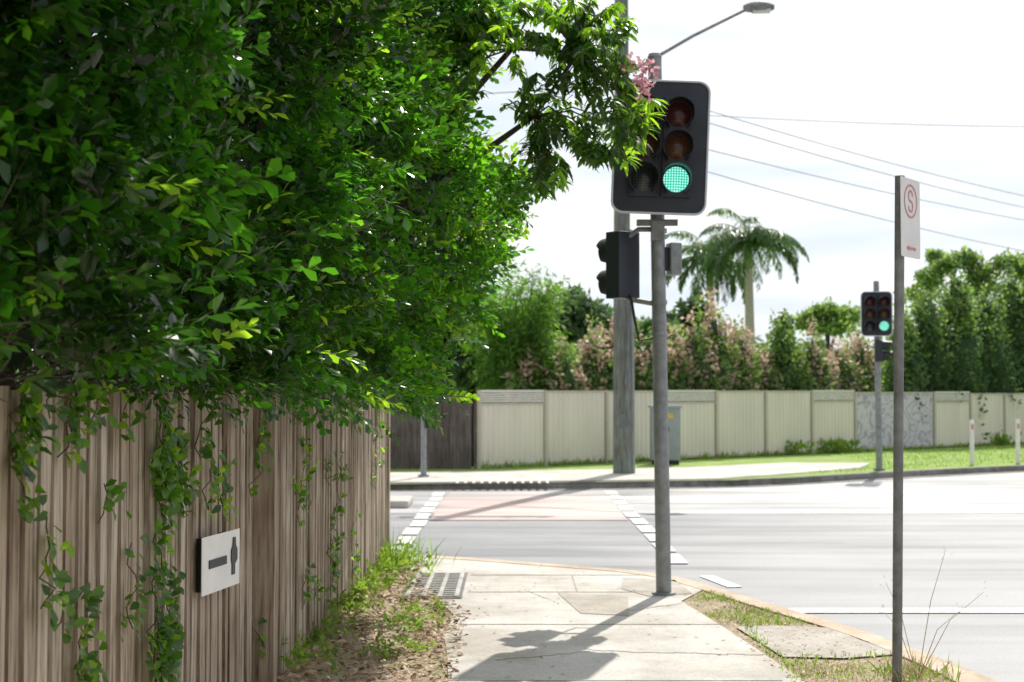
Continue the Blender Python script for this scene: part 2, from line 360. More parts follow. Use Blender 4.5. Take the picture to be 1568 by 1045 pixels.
# ---------------------------------------------------------------- near timber fence
FX=lambda Y:-1.683+.03*Y
fe=empty('wooden_fence',(FX(8),8,0))
m=MB(); Y=2.2
ang=math.atan2(-.03,1)
while Y<14.1:
    if not(7.86<Y<8.02):
        sec=Y>8
        h=1.70+random.uniform(-.018,.018)+(.03 if sec else 0)
        w=.086 if not sec else .082
        m.box((FX(Y)+random.uniform(-.004,.004)+(0.02 if sec else 0),Y,h/2),(.020,w+random.uniform(-.006,.006),h),0,(random.uniform(-.007,.007),random.uniform(-.009,.009),ang+random.uniform(-.09,.09)))
        h2=h-random.uniform(0,.03)
        m.box((FX(Y)-.05,Y+.062,h2/2),(.016,.062,h2),0,(0,0,ang))
    Y+=.124 if Y<8 else .117
m.build('palings',[M_fence],fe)
m=MB()
for z in(.35,.95,1.5): m.box((FX(8.1)-.09,8.1,z),(.045,11.9,.08),0,(0,0,ang))
for y in(3,5.4,10.5,12.6): m.box((FX(y)-.16,y,.85),(.09,.1,1.7))
m.box((FX(8)+.065,7.98,.86),(.12,.11,1.74)); m.box((FX(8)-.02,7.84,.84),(.06,.09,1.68))
m.box((FX(14.1)+.0,14.12,.86),(.1,.1,1.72))
m.build('rails_and_posts',[M_fence],fe,bev=.004)
sy=6.84
sg=empty('arrow_sign',(FX(sy)+.04,sy,1.0))
m=MB(); sz=WZ(858,sy); m.M=Matrix.Translation((FX(sy)+.085,sy,sz))@Matrix.Rotation(math.radians(80),4,'Z')
m.box((0,0,0),(.48,.004,.27),0); m.box((-.15,.032,-.0),(.06,.055,.25),1); m.box((.15,.032,0),(.06,.055,.25),1)
m.prism([(-.16,-.018),(.06,-.018),(.06,.022),(-.16,.022)],-.007,-.0035,1)
m.prism([(.13,-.08),(.17,-.08),(.17,-.03),(.20,-.01),(.20,.04),(.18,.06),(.175,.10),(.145,.10),(.14,.06),(.12,.04),(.12,-.01),(.13,-.03)],-.007,-.0035,1)
m.build('plate',[M_signw,M_signblack],sg)
fd=empty('dark_timber_fence',(-4,31,0)); m=MB(); x=-16.0
while x<-.80:
    h=1.62+random.uniform(-.03,.03); yy=30.95+(x+.75)*.03
    m.box((x,yy+random.uniform(-.01,.01),h/2),(.155,.02,h),0,(0,0,random.uniform(-.05,.05))); x+=.160
m.box((-.775,30.97,.82),(.08,.08,1.64))
m.box((-8.45,31.0,1.3),(15,.05,.09)); m.box((-8.45,31.0,.4),(15,.05,.09)); m.box((-8.42,31.06,.8),(15.2,.02,1.5)); m.build('palings',[M_fdark],fd)

# ---------------------------------------------------------------- cream metal fence
A=Vector((-.72,30.9)); B=Vector((16.0,45.0)); dv=(B-A).normalized(); ln=(B-A).length; pw=.0875*ln
nrm=Vector((dv.y,-dv.x))
cf=empty('metal_fence',(A.x,A.y,0)); m=MB()
for i in range(19):
    a=A+dv*pw*i; slat=i in(0,3,6,9,13); mur=i in(7,8)
    H=1.70 if i<7 else 1.66
    if i>9: H=1.62
    top=H-.30 if slat else H-.02
    n=48; vs=[];fs=[]
    for k in range(n+1):
        s=.05+(pw-.1)*k/n; o=[0,0,.022,.022][k%4] if not mur else [0,0,.004,.004][k%4]
        p=a+dv*s+nrm*o; vs+=[(p.x,p.y,.06),(p.x,p.y,top)]
        if k: fs.append((2*k-2,2*k,2*k+1,2*k-1))
    m.add(vs,fs,3 if mur else 0)
    M0=Matrix.Translation((a.x,a.y,0))@Matrix.Rotation(math.atan2(dv.y,dv.x),4,'Z'); m.M=M0
    m.box((0,-.01,H/2),(.07,.07,H+.02),1)
    m.box((pw/2,-.005,H-.02 if not slat else top+.01),(pw-.08,.05,.045),1); m.box((pw/2,-.005,.07),(pw-.08,.05,.05),1)
    if slat:
        for k in range(5): m.box((pw/2,0,top+.07+k*.052),(pw-.08,.02,.036),2)
        m.box((pw/2,-.005,H+.0),(pw-.08,.05,.03),2)
    m.M=Matrix.Identity(4)
m.build('panels',[M_cream,M_creampost,M_slat,M_mural],cf)

# ---------------------------------------------------------------- traffic signals
def rrect(w,h,r,n=6,cx=0,cz=0):
    out=[]
    for (sx,sz,a0) in((1,-1,-90),(1,1,0),(-1,1,90),(-1,-1,180)):
        for k in range(n+1):
            a=math.radians(a0+90*k/n); out.append((cx+sx*(w/2-r)+r*math.cos(a),cz+sz*(h/2-r)+r*math.sin(a)))
    return out
def head(par,name,loc,rz,cols,w,h,lit,roll=0,board=True,lamp_r=.105,pitch=.27,tri=3,vl=.20):
    base=Matrix.Translation(loc)@Matrix.Rotation(rz,4,'Z')@Matrix.Rotation(roll,4,'Y')
    m=MB(); m.M=base
    if board:
        m.prism(rrect(w-.036,h-.036,.085),-.006,.006,0)
        o=rrect(w,h,.10);i_=rrect(w-.036,h-.036,.085); n=len(o)
        vs=[(x,-.016,z) for x,z in o]+[(x,-.016,z) for x,z in i_]+[(x,.016,z) for x,z in o]+[(x,.016,z) for x,z in i_]
        fs=[]
        for k in range(n):
            k2=(k+1)%n; fs+=[(k,k2,n+k2,n+k),(2*n+k,2*n+k2,3*n+k2,3*n+k),(k,k2,2*n+k2,2*n+k),(n+k,n+k2,3*n+k2,3*n+k)]
        m.add(vs,fs,1)
    for ci,cx in enumerate(cols):
        H=pitch*tri+.02
        if board: m.box((cx,.09,0),(.25,.16,H),0); 
        m.box((cx,-.02,0),(.245,.03 if board else .16,H),0)
    m.build(name+'_housing',[M_board,M_rim],par,bev=.006)
    m=MB(); m.M=base; y0=-.035 if board else -.10
    for cx in cols:
        for k in range(tri):
            cz=(k-(tri-1)/2)*pitch; seg=22; R=lamp_r+.013; vs=[];fs=[]
            for q in range(seg+1):
                a=math.radians(-55+290*q/seg); L=vl*(1 if 20<math.degrees(a)<160 else .72)
                if q in(0,seg): L=.04
                ca,sa=math.cos(a),math.sin(a)
                vs+=[(cx+R*ca,y0,cz+R*sa),(cx+R*1.02*ca,y0-L,cz+R*1.02*sa-.012),(cx+(R+.005)*1.02*ca,y0-L,cz+(R+.005)*1.02*sa-.012),(cx+(R+.006)*ca,y0,cz+(R+.006)*sa)]
                if q:
                    b=4*(q-1); fs+=[(b,b+4,b+5,b+1),(b+1,b+5,b+6,b+2),(b+2,b+6,b+7,b+3)]
            m.add(vs,fs,0)
    m.build(name+'_visors',[M_black],par,smooth=True)
    names=[M_offl,M_amb,M_redl]
    for ci,cx in enumerate(cols):
        for k in range(tri):
            cz=(k-(tri-1)/2)*pitch; vs=[(0,-.03,0)];fs=[];seg=24
            for rr,yy in((.5,-.024),(1,0)):
                for q in range(seg):
                    a=2*math.pi*q/seg; vs.append((lamp_r*rr*math.cos(a),yy,lamp_r*rr*math.sin(a)))
            for q in range(seg):
                q2=(q+1)%seg; fs+=[(0,1+q,1+q2),(1+q,1+seg+q,1+seg+q2,1+q2)]
            me=bpy.data.meshes.new('lens'); me.from_pydata(vs,[],fs); mt=M_green if (ci,k)==lit else names[k]
            me.materials.append(mt); me.polygons.foreach_set('use_smooth',[True]*len(fs))
            o=bpy.data.objects.new(name+'_lens',me); S.collection.objects.link(o)
            o.parent=par; o.matrix_parent_inverse=Matrix.Translation(-par.location)
            o.matrix_basis=base@Matrix.Translation((cx,y0-.002,cz))
PX,PY=1.26,11.87
ts=empty('traffic_light',(PX,PY,0)); m=MB()
m.tube([(PX,PY,0),(PX-.03,PY,2.3),(PX-.06,PY,4.50)],[.064,.060,.058],16); m.tube([(PX-.06,PY,4.5),(PX-.06,PY,4.53)],[.062,.05],16)
m.tube([(PX,PY,.01),(PX,PY,.03)],[.10,.10],16)
for z in(2.42,3.02,2.16,2.97): m.tube([(PX-.03,PY,z),(PX-.03,PY,z+.035)],.068,16)
m.build('pole',[M_steel],ts,smooth=True)
head(ts,'main',(WX(1013,PY-.15),PY-.15,WZ(228,PY)),math.radians(-3),(-.135,.135),.79,1.12,(1,0),math.radians(2.5))
head(ts,'rear',(WX(1030,PY+.25),PY+.25,WZ(228,PY)),math.radians(180+40),(0,),.4,1,(9,9),0,False)
head(ts,'side',(WX(957,PY+.02),PY+.05,WZ(405,PY)),math.radians(-140),(0,),.3,.6,(9,9),0,False,.10,.27,2,.13)
m=MB()
m.tube([(PX-.03,PY,3.05),(PX-.2,PY,3.05),(PX-.3,PY+.03,2.98)],.022,8); m.tube([(PX-.03,PY,2.42),(PX-.3,PY+.03,2.47)],.022,8)
m.box((PX-.05,PY-.05,3.1),(.34,.06,.05)); m.box((PX-.05,PY-.05,3.03),(.10,.09,.16))
m.tube([(PX-.03,PY-.07,4.2),(PX-.03,PY-.07,3.3)],.02,6)
m.build('brackets',[M_signpost],ts)
m=MB(); m.box((WX(1033,PY),PY+.02,WZ(396,PY)),(.10,.13,.27),0,(0,0,.25)); m.box((WX(1021,PY),PY,WZ(396,PY)),(.04,.05,.2),1)
m.build('sensor_box',[M_steel,M_black],ts,bev=.01)
m=MB(); m.tube([(PX-.27,PY-.0,2.5),(PX-.24,PY-.04,2.3),(PX-.20,PY,2.12),(PX-.05,PY,2.14)],.012,6); m.build('cable',[M_black],ts,smooth=True)

QY=30.4; QX=WX(1345,QY)
t2=empty('traffic_light',(QX,QY,0)); m=MB(); m.tube([(QX,QY,0),(QX-.03,QY,WZ(430,QY))],[.07,.06],12); m.tube([(QX,QY,.01),(QX,QY,.05)],.13,12)
m.box((QX-.02,QY,2.1),(.16,.14,.06)); m.box((QX-.03,QY-.1,1.05),(.12,.08,.2)); m.build('pole',[M_steel],t2)
head(t2,'main',(WX(1343,QY-.2),QY-.2,WZ(481,QY)),math.radians(-8),(-.15,.15),.66,.96,(1,0),0,True,.10,.26)
head(t2,'lower',(QX-.02,QY-.02,WZ(537,QY)),math.radians(80),(0,),.3,.6,(9,9),0,False,.09,.22,2)
RX,RY=WX(649,28),28.0
t3=empty('pedestrian_signal',(RX,RY,0)); m=MB(); m.tube([(RX,RY,0),(RX,RY,3.0)],.06,12); m.box((RX+.07,RY-.06,1.05),(.08,.06,.16),1); m.tube([(RX,RY,0),(RX,RY,.05)],.11,12)
m.build('pole',[M_steel,M_black],t3)
head(t3,'main',(RX,RY-.12,2.7),0,(0,),.3,.6,(9,9),0,False,.10,.27,2)

# ---------------------------------------------------------------- parking sign
GX,GYY=WX(1369,8.38),8.38
ps=empty('parking_sign',(GX,GYY,0)); m=MB()
m.tube([(GX,GYY,-.05),(GX+.045,GYY,WZ(268,8.38))],.029,14); m.build('post',[M_signpost],ps,smooth=True)
m=MB(); c=Vector((GX+.045,GYY,WZ(332,8.38)))
R=Matrix.Rotation(math.atan2(.8,.6),4,'Z'); m.M=Matrix.Translation(c)@R@Matrix.Translation((.07,-.035,0))
m.prism(rrect(.30,.47,.02),-.0015,.0015,0)
def ring(m,r0,r1,cx,cz,y,mi,n=28,a0=0,a1=360):
    vs=[];fs=[]
    for k in range(n+1):
        a=math.radians(a0+(a1-a0)*k/n); vs+=[(cx+r0*math.cos(a),y,cz+r0*math.sin(a)),(cx+r1*math.cos(a),y,cz+r1*math.sin(a))]
        if k: fs.append((2*k-2,2*k,2*k+1,2*k-1))
    m.add(vs,fs,mi)
ring(m,.090,.101,0,.10,-.004,1)
ring(m,.026,.038,0,.130,-.004,1,14,0,270); ring(m,.026,.038,0,.070,-.004,1,14,-180,90)
m.box((.02,-.004,-.18),(.10,.003,.014),1)
m.prism([(-.07,-.18),(-.03,-.165),(-.03,-.195)],-.0055,-.003,1)
m.box((-.07,.016,.12),(.07,.025,.03),3);m.box((-.07,.016,-.12),(.07,.025,.03),3)
m.build('plate',[M_signw,M_signred,M_signblack,M_signpost],ps)

# ---------------------------------------------------------------- power pole, lamp, wires
UX,UY=WX(953,29.2),29.2
up=empty('power_pole',(UX,UY,0)); m=MB()
m.tube([(UX,UY,-.1),(UX,UY,5),(UX,UY,11.5)],[.20,.17,.13],16); 
m.build('pole',[M_pwood],up,smooth=True)
m=MB(); m.box((UX+.3,UY-.18,10.6),(2.2,.1,.12)); 
for x in(-.7,-.2,.8,1.3): m.tube([(UX+x,UY-.18,10.66),(UX+x,UY-.18,10.85)],.04,8,1)
m.tube([(UX+.21,UY-.05,0),(UX+.2,UY-.05,2.2),(UX+.17,UY-.1,5)],.045,8,1)
m.tube([(UX+.05,UY-.2,1.8),(UX+.12,UY-.24,3.2),(UX-.05,UY-.22,4.2),(UX+.02,UY-.2,6.5)],.025,6,2)
m.box((UX,UY-.2,1.1),(.16,.03,.25),2)
m.build('fittings',[M_pwood,M_steel,M_wire],up)
sl=empty('street_lamp',(UX,UY,8.3)); m=MB()
p0=(UX,UY-.15,8.15); p1=(WX(1060,UY),UY-.4,WZ(58,UY)); p2=(WX(1140,UY),UY-.6,WZ(21,UY))
m.tube([p0,p1,p2],[.04,.032,.028],10)
hx,hy,hz=p2
m.M=Matrix.Translation((hx+.2,hy-.02,hz+.02))@Matrix.Rotation(-.03,4,'Y')
n=9;pts=[];rr=[]
for k in range(n): 
    t=k/(n-1); pts.append((-.28+t*.62,0,.02*math.sin(t*3))); rr.append(.035+.085*math.sin(math.pi*min(1,t*.9+.06))**.7)
m.tube(pts,rr,14,0); m.box((.08,0,-.07),(.36,.15,.06),1); m.M=Matrix.Identity(4)
m.build('arm_and_head',[M_signpost,M_rim],sl,smooth=True)
pl=empty('power_lines',(UX,UY,9)); m=MB()
def wire(a,b,sag,r=.009):
    a=Vector(a);b=Vector(b); m.tube([a.lerp(b,t/24)-Vector((0,0,sag*4*(t/24)*(1-t/24))) for t in range(25)],r,5,0)
ends=[(34,62),(34.6,62.4),(33.4,61.6),(35,63)]
for (z0,z1,sg_,e) in((8.0,8.6,.7,0),(7.75,8.3,.8,1),(7.1,7.9,.6,2),(6.7,6.6,.8,3)):
    wire((UX,UY-.2,z0),(ends[e][0],ends[e][1],z1),sg_)
wire((UX,UY,7.5),(20,34,8.2),.25,.006); wire((UX,UY-.1,10.85),(-25,24,11),.8); wire((UX,UY-.1,8.0),(-25,24,8),.8)
m.build('wires',[M_wire],pl)

CX,CY=WX(1018,33),33.0
cb=empty('electrical_cabinet',(CX,CY,0)); m=MB(); m.box((CX,CY,.70),(.66,.5,1.2)); m.box((CX,CY,1.33),(.72,.56,.06)); m.box((CX,CY,.05),(.6,.44,.1),1)
m.box((CX-.01,CY-.253,.7),(.012,.006,1.1),1); m.box((CX+.1,CY-.255,1.12),(.13,.006,.11),2); m.box((CX+.05,CY-.255,.8),(.03,.02,.12),1)
m.build('cabinet_body',[M_cab,M_signblack,M_yel],cb,bev=.01)
for px in(1487,1557):
    bx=WX(px,32.8+ (0 if px<1500 else .6)); by=32.8+(0 if px<1500 else .6)
    e=empty('bollard',(bx,by,0)); m=MB(); m.tube([(bx,by,0),(bx,by,1.0),(bx,by,1.03)],[.05,.05,.04],12); m.box((bx,by-.052,.87),(.05,.01,.12),1)
    m.build('bollard_post',[M_boll,M_signred],e,smooth=True)

# ---------------------------------------------------------------- foreground hedge tree
tree=empty('hedge_tree',(-2.4,8,0))
YK=[2,3,4,5,6,8,10,11.5,13,14.6]; XK=[-1.6,-1.5,-1.38,-1.22,-1.04,-.66,-.2,-.2,-.6,-1.5]
ZK=[1.5,1.75,2.1,2.5,2.85,3.15,3.6,4.05,4.5,6]; DZ=[-.45,-.45,-.36,-.2,.02,.06,-.22,-.2,.1,.2]
cc=np.column_stack([rng.uniform(2.5,14.5,200),rng.uniform(1.5,6,200),rng.uniform(.16,.38,200),rng.uniform(.12,.60,200)])
def surf(Y,Z):
    fy=np.clip((Y-4)/5,.15,1)
    base=np.interp(Y,YK,XK)+np.interp(Z,ZK,DZ)*fy
    d=((Y[:,None]-cc[:,0])**2+(Z[:,None]-cc[:,1])**2)/cc[:,2]**2
    b=(np.exp(-d)*cc[:,3]).max(axis=1)
    return base+b-.22,b
lm=LM()
tp=[twig(random.choice([9,11,13]),.24,.076,.50,60,.15) for _ in range(8)]
n=9600
Y=rng.uniform(2.6,14.4,n); Z=1.72+np.interp(Y,[3,6,9],[.11,.05,0])+rng.random(n)*(np.clip(.285*Y,1.15,4.1)+.45)
X,b=surf(Y,Z); keep=(b>.12)|(rng.random(n)<.30); Y,Z,X,b=Y[keep],Z[keep],X[keep],b[keep]; n=len(Y)
X=X-rng.exponential(.14,n)
out=np.column_stack([np.full(n,.8),np.where(Y<11,-.45,.5),np.full(n,.05)])
D=out+rng.normal(0,.55,(n,3)); D[:,2]=np.where(Z<1.95,np.maximum(D[:,2],-.12),D[:,2])
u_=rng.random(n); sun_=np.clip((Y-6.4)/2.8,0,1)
mi=np.where(u_<.006+.05*sun_*(b>.1),1,np.where(u_<.03+.68*sun_,3,0))  # bright copies and extra young leaves toward the sun side, painted backlight
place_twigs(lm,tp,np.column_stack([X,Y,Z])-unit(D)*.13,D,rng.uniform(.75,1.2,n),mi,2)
n=260; Y=rng.uniform(4,13,n); Z=1.85+rng.random(n)*np.clip(.285*Y,1,4); X,b=surf(Y,Z)
D=np.column_stack([np.full(n,.8),np.full(n,-.3),np.full(n,.1)])+rng.normal(0,.45,(n,3))
place_twigs(lm,tp,np.column_stack([X,Y,Z]),D,rng.uniform(.9,1.3,n),np.where(rng.random(n)<.22,1,0),2)
n=200; cy=rng.choice([5.6,6.6,7.4,7.9,8.8,9.6,10.6,11.5],n)+rng.normal(0,.2,n)
X=np.interp(cy,YK,XK)-.25+rng.normal(0,.12,n)-np.clip(cy-8,0,4)*.09; Z=1.74-rng.exponential(.04,n)*np.clip((cy-5)/3,.3,1.3)
X=np.maximum(X,FX(cy)+.05)
D=np.column_stack([rng.normal(.5,.3,n),rng.normal(-.2,.5,n),rng.uniform(-.7,.2,n)])
place_twigs(lm,tp,np.column_stack([X,cy,Z+.02]),D,rng.uniform(.6,.95,n),np.where(rng.random(n)<.10,1,0),2)
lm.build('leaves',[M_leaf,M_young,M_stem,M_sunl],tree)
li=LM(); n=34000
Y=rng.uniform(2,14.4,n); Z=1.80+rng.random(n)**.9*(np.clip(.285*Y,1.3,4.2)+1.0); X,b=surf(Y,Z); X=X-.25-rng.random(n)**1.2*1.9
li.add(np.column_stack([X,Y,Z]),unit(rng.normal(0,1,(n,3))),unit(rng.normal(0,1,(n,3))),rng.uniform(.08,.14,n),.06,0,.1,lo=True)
n=15000; Y=rng.uniform(3.8,8.2,n); Z=np.maximum(2.25+.285*Y,rng.uniform(3.4,5.4,n)); X=-2.4+rng.random(n)*2.15  # added canopy above the view, placed to shade the near hedge
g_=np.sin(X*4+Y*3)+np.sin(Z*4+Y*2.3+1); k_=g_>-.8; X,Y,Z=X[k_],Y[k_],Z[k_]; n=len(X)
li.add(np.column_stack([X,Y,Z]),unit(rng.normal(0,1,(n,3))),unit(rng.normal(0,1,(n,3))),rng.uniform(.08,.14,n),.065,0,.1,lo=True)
li.build('inner_and_added_canopy',[M_innershade],tree)
m=MB()
for (tx,ty) in((-2.3,4.2),(-2.5,6.6),(-2.2,9.0),(-2.5,11.5),(-2.3,13.3)):
    top=Vector((tx+.15,ty,3.6)); m.tube([(tx,ty,-.1),(tx+.05,ty+.1,1.4),top,(tx+.4,ty,5)],[.13,.10,.07,.03],9)
    for _ in range(14):
        z=random.uniform(1.7,3.9); s=Vector((tx+.05,ty,z)); ey=ty+random.uniform(-1.2,1.2); ez=z+random.uniform(.1,1.1)
        xs,_b=surf(np.array([ey]),np.array([ez])); e=Vector((float(xs[0])-random.uniform(.1,.6),ey,ez))
        md=s.lerp(e,.5)+Vector((random.uniform(-.1,.1),random.uniform(-.1,.1),random.uniform(0,.2)))
        m.tube([s,md,e],[.03,.018,.007],6)
for _ in range(380):
    y=random.uniform(3.2,9); x=FX(y)+random.uniform(-.35,.12); s=Vector((x,y,random.uniform(1.70,1.95)))
    e=s+Vector((random.uniform(-.1,.2),random.uniform(-.3,.3),random.uniform(-.12,.15))); m.tube([s,s.lerp(e,.5)+Vector((0,0,random.uniform(-.03,.04))),e],[.005,.004,.002],4)
m.build('trunks_and_limbs',[M_bark],tree,smooth=True)

# ---------------------------------------------------------------- oleander branch
ole=empty('oleander_tree',(-1.6,9.8,0)); lo=LM(); m=MB()
tips=[(830,60),(870,40),(920,30),(950,60),(970,95),(960,150),(985,165),(950,200),(915,225),(900,190),(880,150),(850,120),(840,190),(865,215),(930,110),(900,90),(965,225),(840,250),(855,265),(815,235),(910,240),(785,165),(800,120),(940,5),(880,-10),(820,0),(760,30),(720,10),(935,165),(905,60),(860,85),(890,120),(800,40),(840,20),(960,120),(925,140),(775,70),(870,175),(975,200),(900,5),(945,235),(820,150),(790,-5),(740,-5),(850,-5),(960,30),(880,70),(835,275),(850,285),(825,215),(900,215),(930,190),(700,30),(690,60),(735,50),(720,90),(700,120)]
hub=[Vector((-.25,10.0,3.35)),Vector((.15,9.8,3.6)),Vector((.0,9.9,4.1)),Vector((.45,9.6,4.0))]
m.tube([(-1.6,10.4,0),(-1.5,10.3,1.8),(-1.2,10.2,2.8),hub[0],hub[1]],[.07,.06,.05,.026,.016],8); m.tube([(-1.2,10.2,2.8),hub[2],hub[3]],[.04,.02,.012],8); m.tube([hub[1],hub[3]],[.014,.010],6)
for (px,py) in tips:
    for rep in range(5):
        yy=9.6+random.uniform(-.45,.4); t=Vector((WX(px+random.uniform(-16,16),yy),yy,WZ(py+random.uniform(-16,16),yy)))
        h=min(hub,key=lambda q:(q-t).length); md=h.lerp(t,.55)+Vector((0,0,.07)); 
        if rep==0: m.tube([h,md,t],[.008,.006,.004],5)
        k=13; i=np.arange(k); az=i*2.1+random.random()*6
        T=np.array(t)[None]+np.array((md-t).normalized())[None]*(i[:,None]/k*.16)
        dd=np.column_stack([np.cos(az),np.sin(az),np.full(k,random.uniform(-1.2,.0))])+rng.normal(0,.25,(k,3))
        yg=(random.random()<(.40 if py<40 or px<790 else .08))
        lo.add(T,dd,np.tile([0,0,1.],(k,1))+rng.normal(0,.3,(k,3)),rng.uniform(.07,.12,k),.033,1 if yg else 0,.28,nar=True)
for (px,py) in((965,92),(988,98),(993,128),(992,148),(1000,100),(982,120),(955,100)):
    yy=9.3; k=24; c=np.array([WX(px,yy),yy,WZ(py,yy)]); d=unit(rng.normal(0,1,(k,3)))
    lo.add(c+d*.018+rng.normal(0,.02,(k,3)),d,rng.normal(0,1,(k,3)),.034,.028,2,.1,nar=True)
for (px,py) in((1005,150),(1000,175),(990,195),(965,240),(975,165)):
    yy=9.3; k=9; c=np.array([WX(px-8,yy),yy,WZ(py,yy)]); d=np.column_stack([rng.normal(.5,.5,k),rng.normal(0,.4,k),rng.normal(-.3,.5,k)])
    lo.add(np.tile(c,(k,1)),d,np.tile([0,0,1.],(k,1)),.13,.036,1,.3,nar=True)
lo.build('leaves',[M_ole,M_young,M_pink],ole); m.build('branches',[M_bark],ole,smooth=True)

# ---------------------------------------------------------------- vines on fence
vn=LM(); vm=MB(); vine=empty('climbing_vine',(FX(6),6,0))
M_vine=leafmat('vine_leaf',[(0,(.025,.08,.015)),(.6,(.06,.15,.02)),(1,(.14,.27,.03))],(.35,.7,.05),.38,.35,3,.75)
def onf(px,py,off=.04):
    k=(784-px)/F; Y=1.683/(k+.03)
    X=-1.683+.03*Y+off; return np.array([X,Y,WZ(py,Y)])
strands=[(15,590,790,5),(25,610,700,4),(85,600,700,5),(95,630,680,4),(60,790,930,3),(110,900,1045,4),(150,740,800,2),(190,830,960,3),(225,600,760,7),(240,640,780,7),(262,660,770,6),(300,600,700,4),(310,690,780,5),(330,700,775,4),(235,770,1040,5),(222,860,1040,5),(248,900,1040,5),(90,930,960,4),(130,1000,1045,4),(395,600,730,4),(375,690,760,2),(455,670,800,5),(445,730,760,4),(455,870,930,5),(490,700,760,3),(512,690,890,4),(505,770,860,4),(540,780,920,4),(475,890,910,3),(380,960,1010,4),(470,985,1010,4),(430,600,640,5),(460,600,650,5),(520,600,660,4),(560,600,680,4),(350,600,640,5),(180,600,650,5),(130,600,640,4),(50,600,640,4),(575,640,750,3)]
for (px,y0,y1,dn) in strands:
    cnt=max(4,int((y1-y0)/13*dn/3)); pts=[];x=px
    steps=max(3,(y1-y0)//15)
    for k in range(steps+1):
        x=px+(x-px)*.75+random.uniform(-8,8); pts.append(Vector(onf(x,y0+(y1-y0)*k/steps,random.uniform(.02,.06))))
    vm.tube(pts,.0028,4)
    for k in range(cnt):
        t=random.random()*(len(pts)-1); i=int(t); p=pts[i].lerp(pts[min(i+1,len(pts)-1)],t-i)
        kk=random.choice([2,3,4]); az=rng.uniform(0,6.28,kk)
        dd=np.column_stack([np.full(kk,.55),np.cos(az)*.8,np.sin(az)*.7-.25])
        pp=np.array(p)[None]+dd*.02+rng.normal(0,.03,(kk,3))*[.6,1,1]; pp[:,0]=np.maximum(pp[:,0],p.x-.01)
        vn.add(pp,dd,np.column_stack([np.full(kk,.8),rng.normal(-.3,.5,kk),rng.normal(.6,.4,kk)]),rng.uniform(.04,.08,kk),rng.uniform(.025,.044,kk),1 if random.random()<.2 else 0,.2)
vn.build('leaves',[M_vine,M_young],vine); vm.build('stems',[M_stem],vine)

# ---------------------------------------------------------------- litter, weeds, grass near
ll=LM(); n=2800
Y=rng.uniform(7,14.2,n); X=FX(Y)+.03+rng.random(n)**1.1*np.interp(Y,[7,11,12,13.5],[1.15,.98,.6,.35])
a=rng.uniform(0,6.28,n); ll.add(np.column_stack([X,Y,rng.uniform(.012,.035,n)]),np.column_stack([np.cos(a),np.sin(a),rng.normal(.0,.3,n)]),np.tile([0,0,1.],(n,1))+rng.normal(0,.4,(n,3)),rng.uniform(.03,.085,n),rng.uniform(.012,.036,n),0,.25)
n=140; Y=rng.uniform(8,14,n); X=-.45+rng.random(n)**2.2*2.1; a=rng.uniform(0,6.28,n)
ll.add(np.column_stack([X,Y,np.full(n,.018)]),np.column_stack([np.cos(a),np.sin(a),np.full(n,.1)]),np.tile([0,0,1.],(n,1)),.045,.02,0,.2,lo=True)
n=1400; X=rng.uniform(1.4,2.65,n); Y=rng.uniform(8,12.4,n); k=(X>1.40+(12-Y)*.06)&(X<np.interp(Y,[8,9.2,10.1,11.1,12.2],[2.6,2.5,2.3,1.95,1.65])); X,Y=X[k],Y[k]; n=len(X); a=rng.uniform(0,6.28,n)
ll.add(np.column_stack([X,Y,np.full(n,.014)]),np.column_stack([np.cos(a),np.sin(a),rng.normal(0,.2,n)]),np.tile([0,0,1.],(n,1)),rng.uniform(.02,.05,n),.015,0,.2,lo=True)
ll.build('leaf_litter',[M_litter])
wd=LM(); 
def blades(P,h,w,mi,lean=.35):
    n=len(P); D=np.column_stack([rng.normal(0,lean,n),rng.normal(0,lean,n),np.ones(n)]); wd.add(P,D,rng.normal(0,1,(n,3)),h*rng.uniform(.5,1.2,n),w,mi,.35,lo=True)
def inpatch(n,poly_):
    out=[]; xs=[p[0] for p in poly_];ys=[p[1] for p in poly_]
    while len(out)<n:
        x=random.uniform(min(xs),max(xs));y=random.uniform(min(ys),max(ys));c=False;j=len(poly_)-1
        for i in range(len(poly_)):
            if (poly_[i][1]>y)!=(poly_[j][1]>y) and x<(poly_[j][0]-poly_[i][0])*(y-poly_[i][1])/(poly_[j][1]-poly_[i][1])+poly_[i][0]: c=not c
            j=i
        if c: out.append((x,y,0.0))
    return np.array(out)
pA=[(1.36,11.5),(1.68,12.1),(1.95,11.1),(2.25,10.3),(1.52,10.3)]; pB=[(1.68,9.05),(2.45,9.15),(2.62,8.2),(2.7,6.5),(1.74,6.5)]
for pp,nn in((pA,1700),(pB,2800)):
    P=inpatch(nn,pp); f=np.sin(P[:,0]*7+1)+np.sin(P[:,1]*6)+rng.normal(0,.5,nn); P=P[f>-.2]; blades(P,.035,.007,0 ); blades(P[::2],.04,.006,1,.8)
Pt=np.array([(x,y,0) for x,y in zip(np.concatenate([rng.normal(1.68,.03,130),rng.normal(1.66,.02,60),rng.uniform(1.7,2.4,70)]),np.concatenate([rng.uniform(8.3,10.4,130),rng.uniform(9.0,10.3,60),rng.normal(9.1,.05,70)]))]); blades(Pt,.05,.008,0,.5)
a=rng.uniform(0,6.28,80); r=rng.random(80)*.26; blades(np.column_stack([GX+.12+r*np.cos(a),GYY+r*np.sin(a),np.zeros(80)]),.14,.010,0,.5); blades(np.column_stack([GX+.12+r*np.cos(a),GYY+r*np.sin(a),np.zeros(80)]),.17,.007,1,.5)
tw=[twig(8,.14,.055,.6,60) for _ in range(4)]
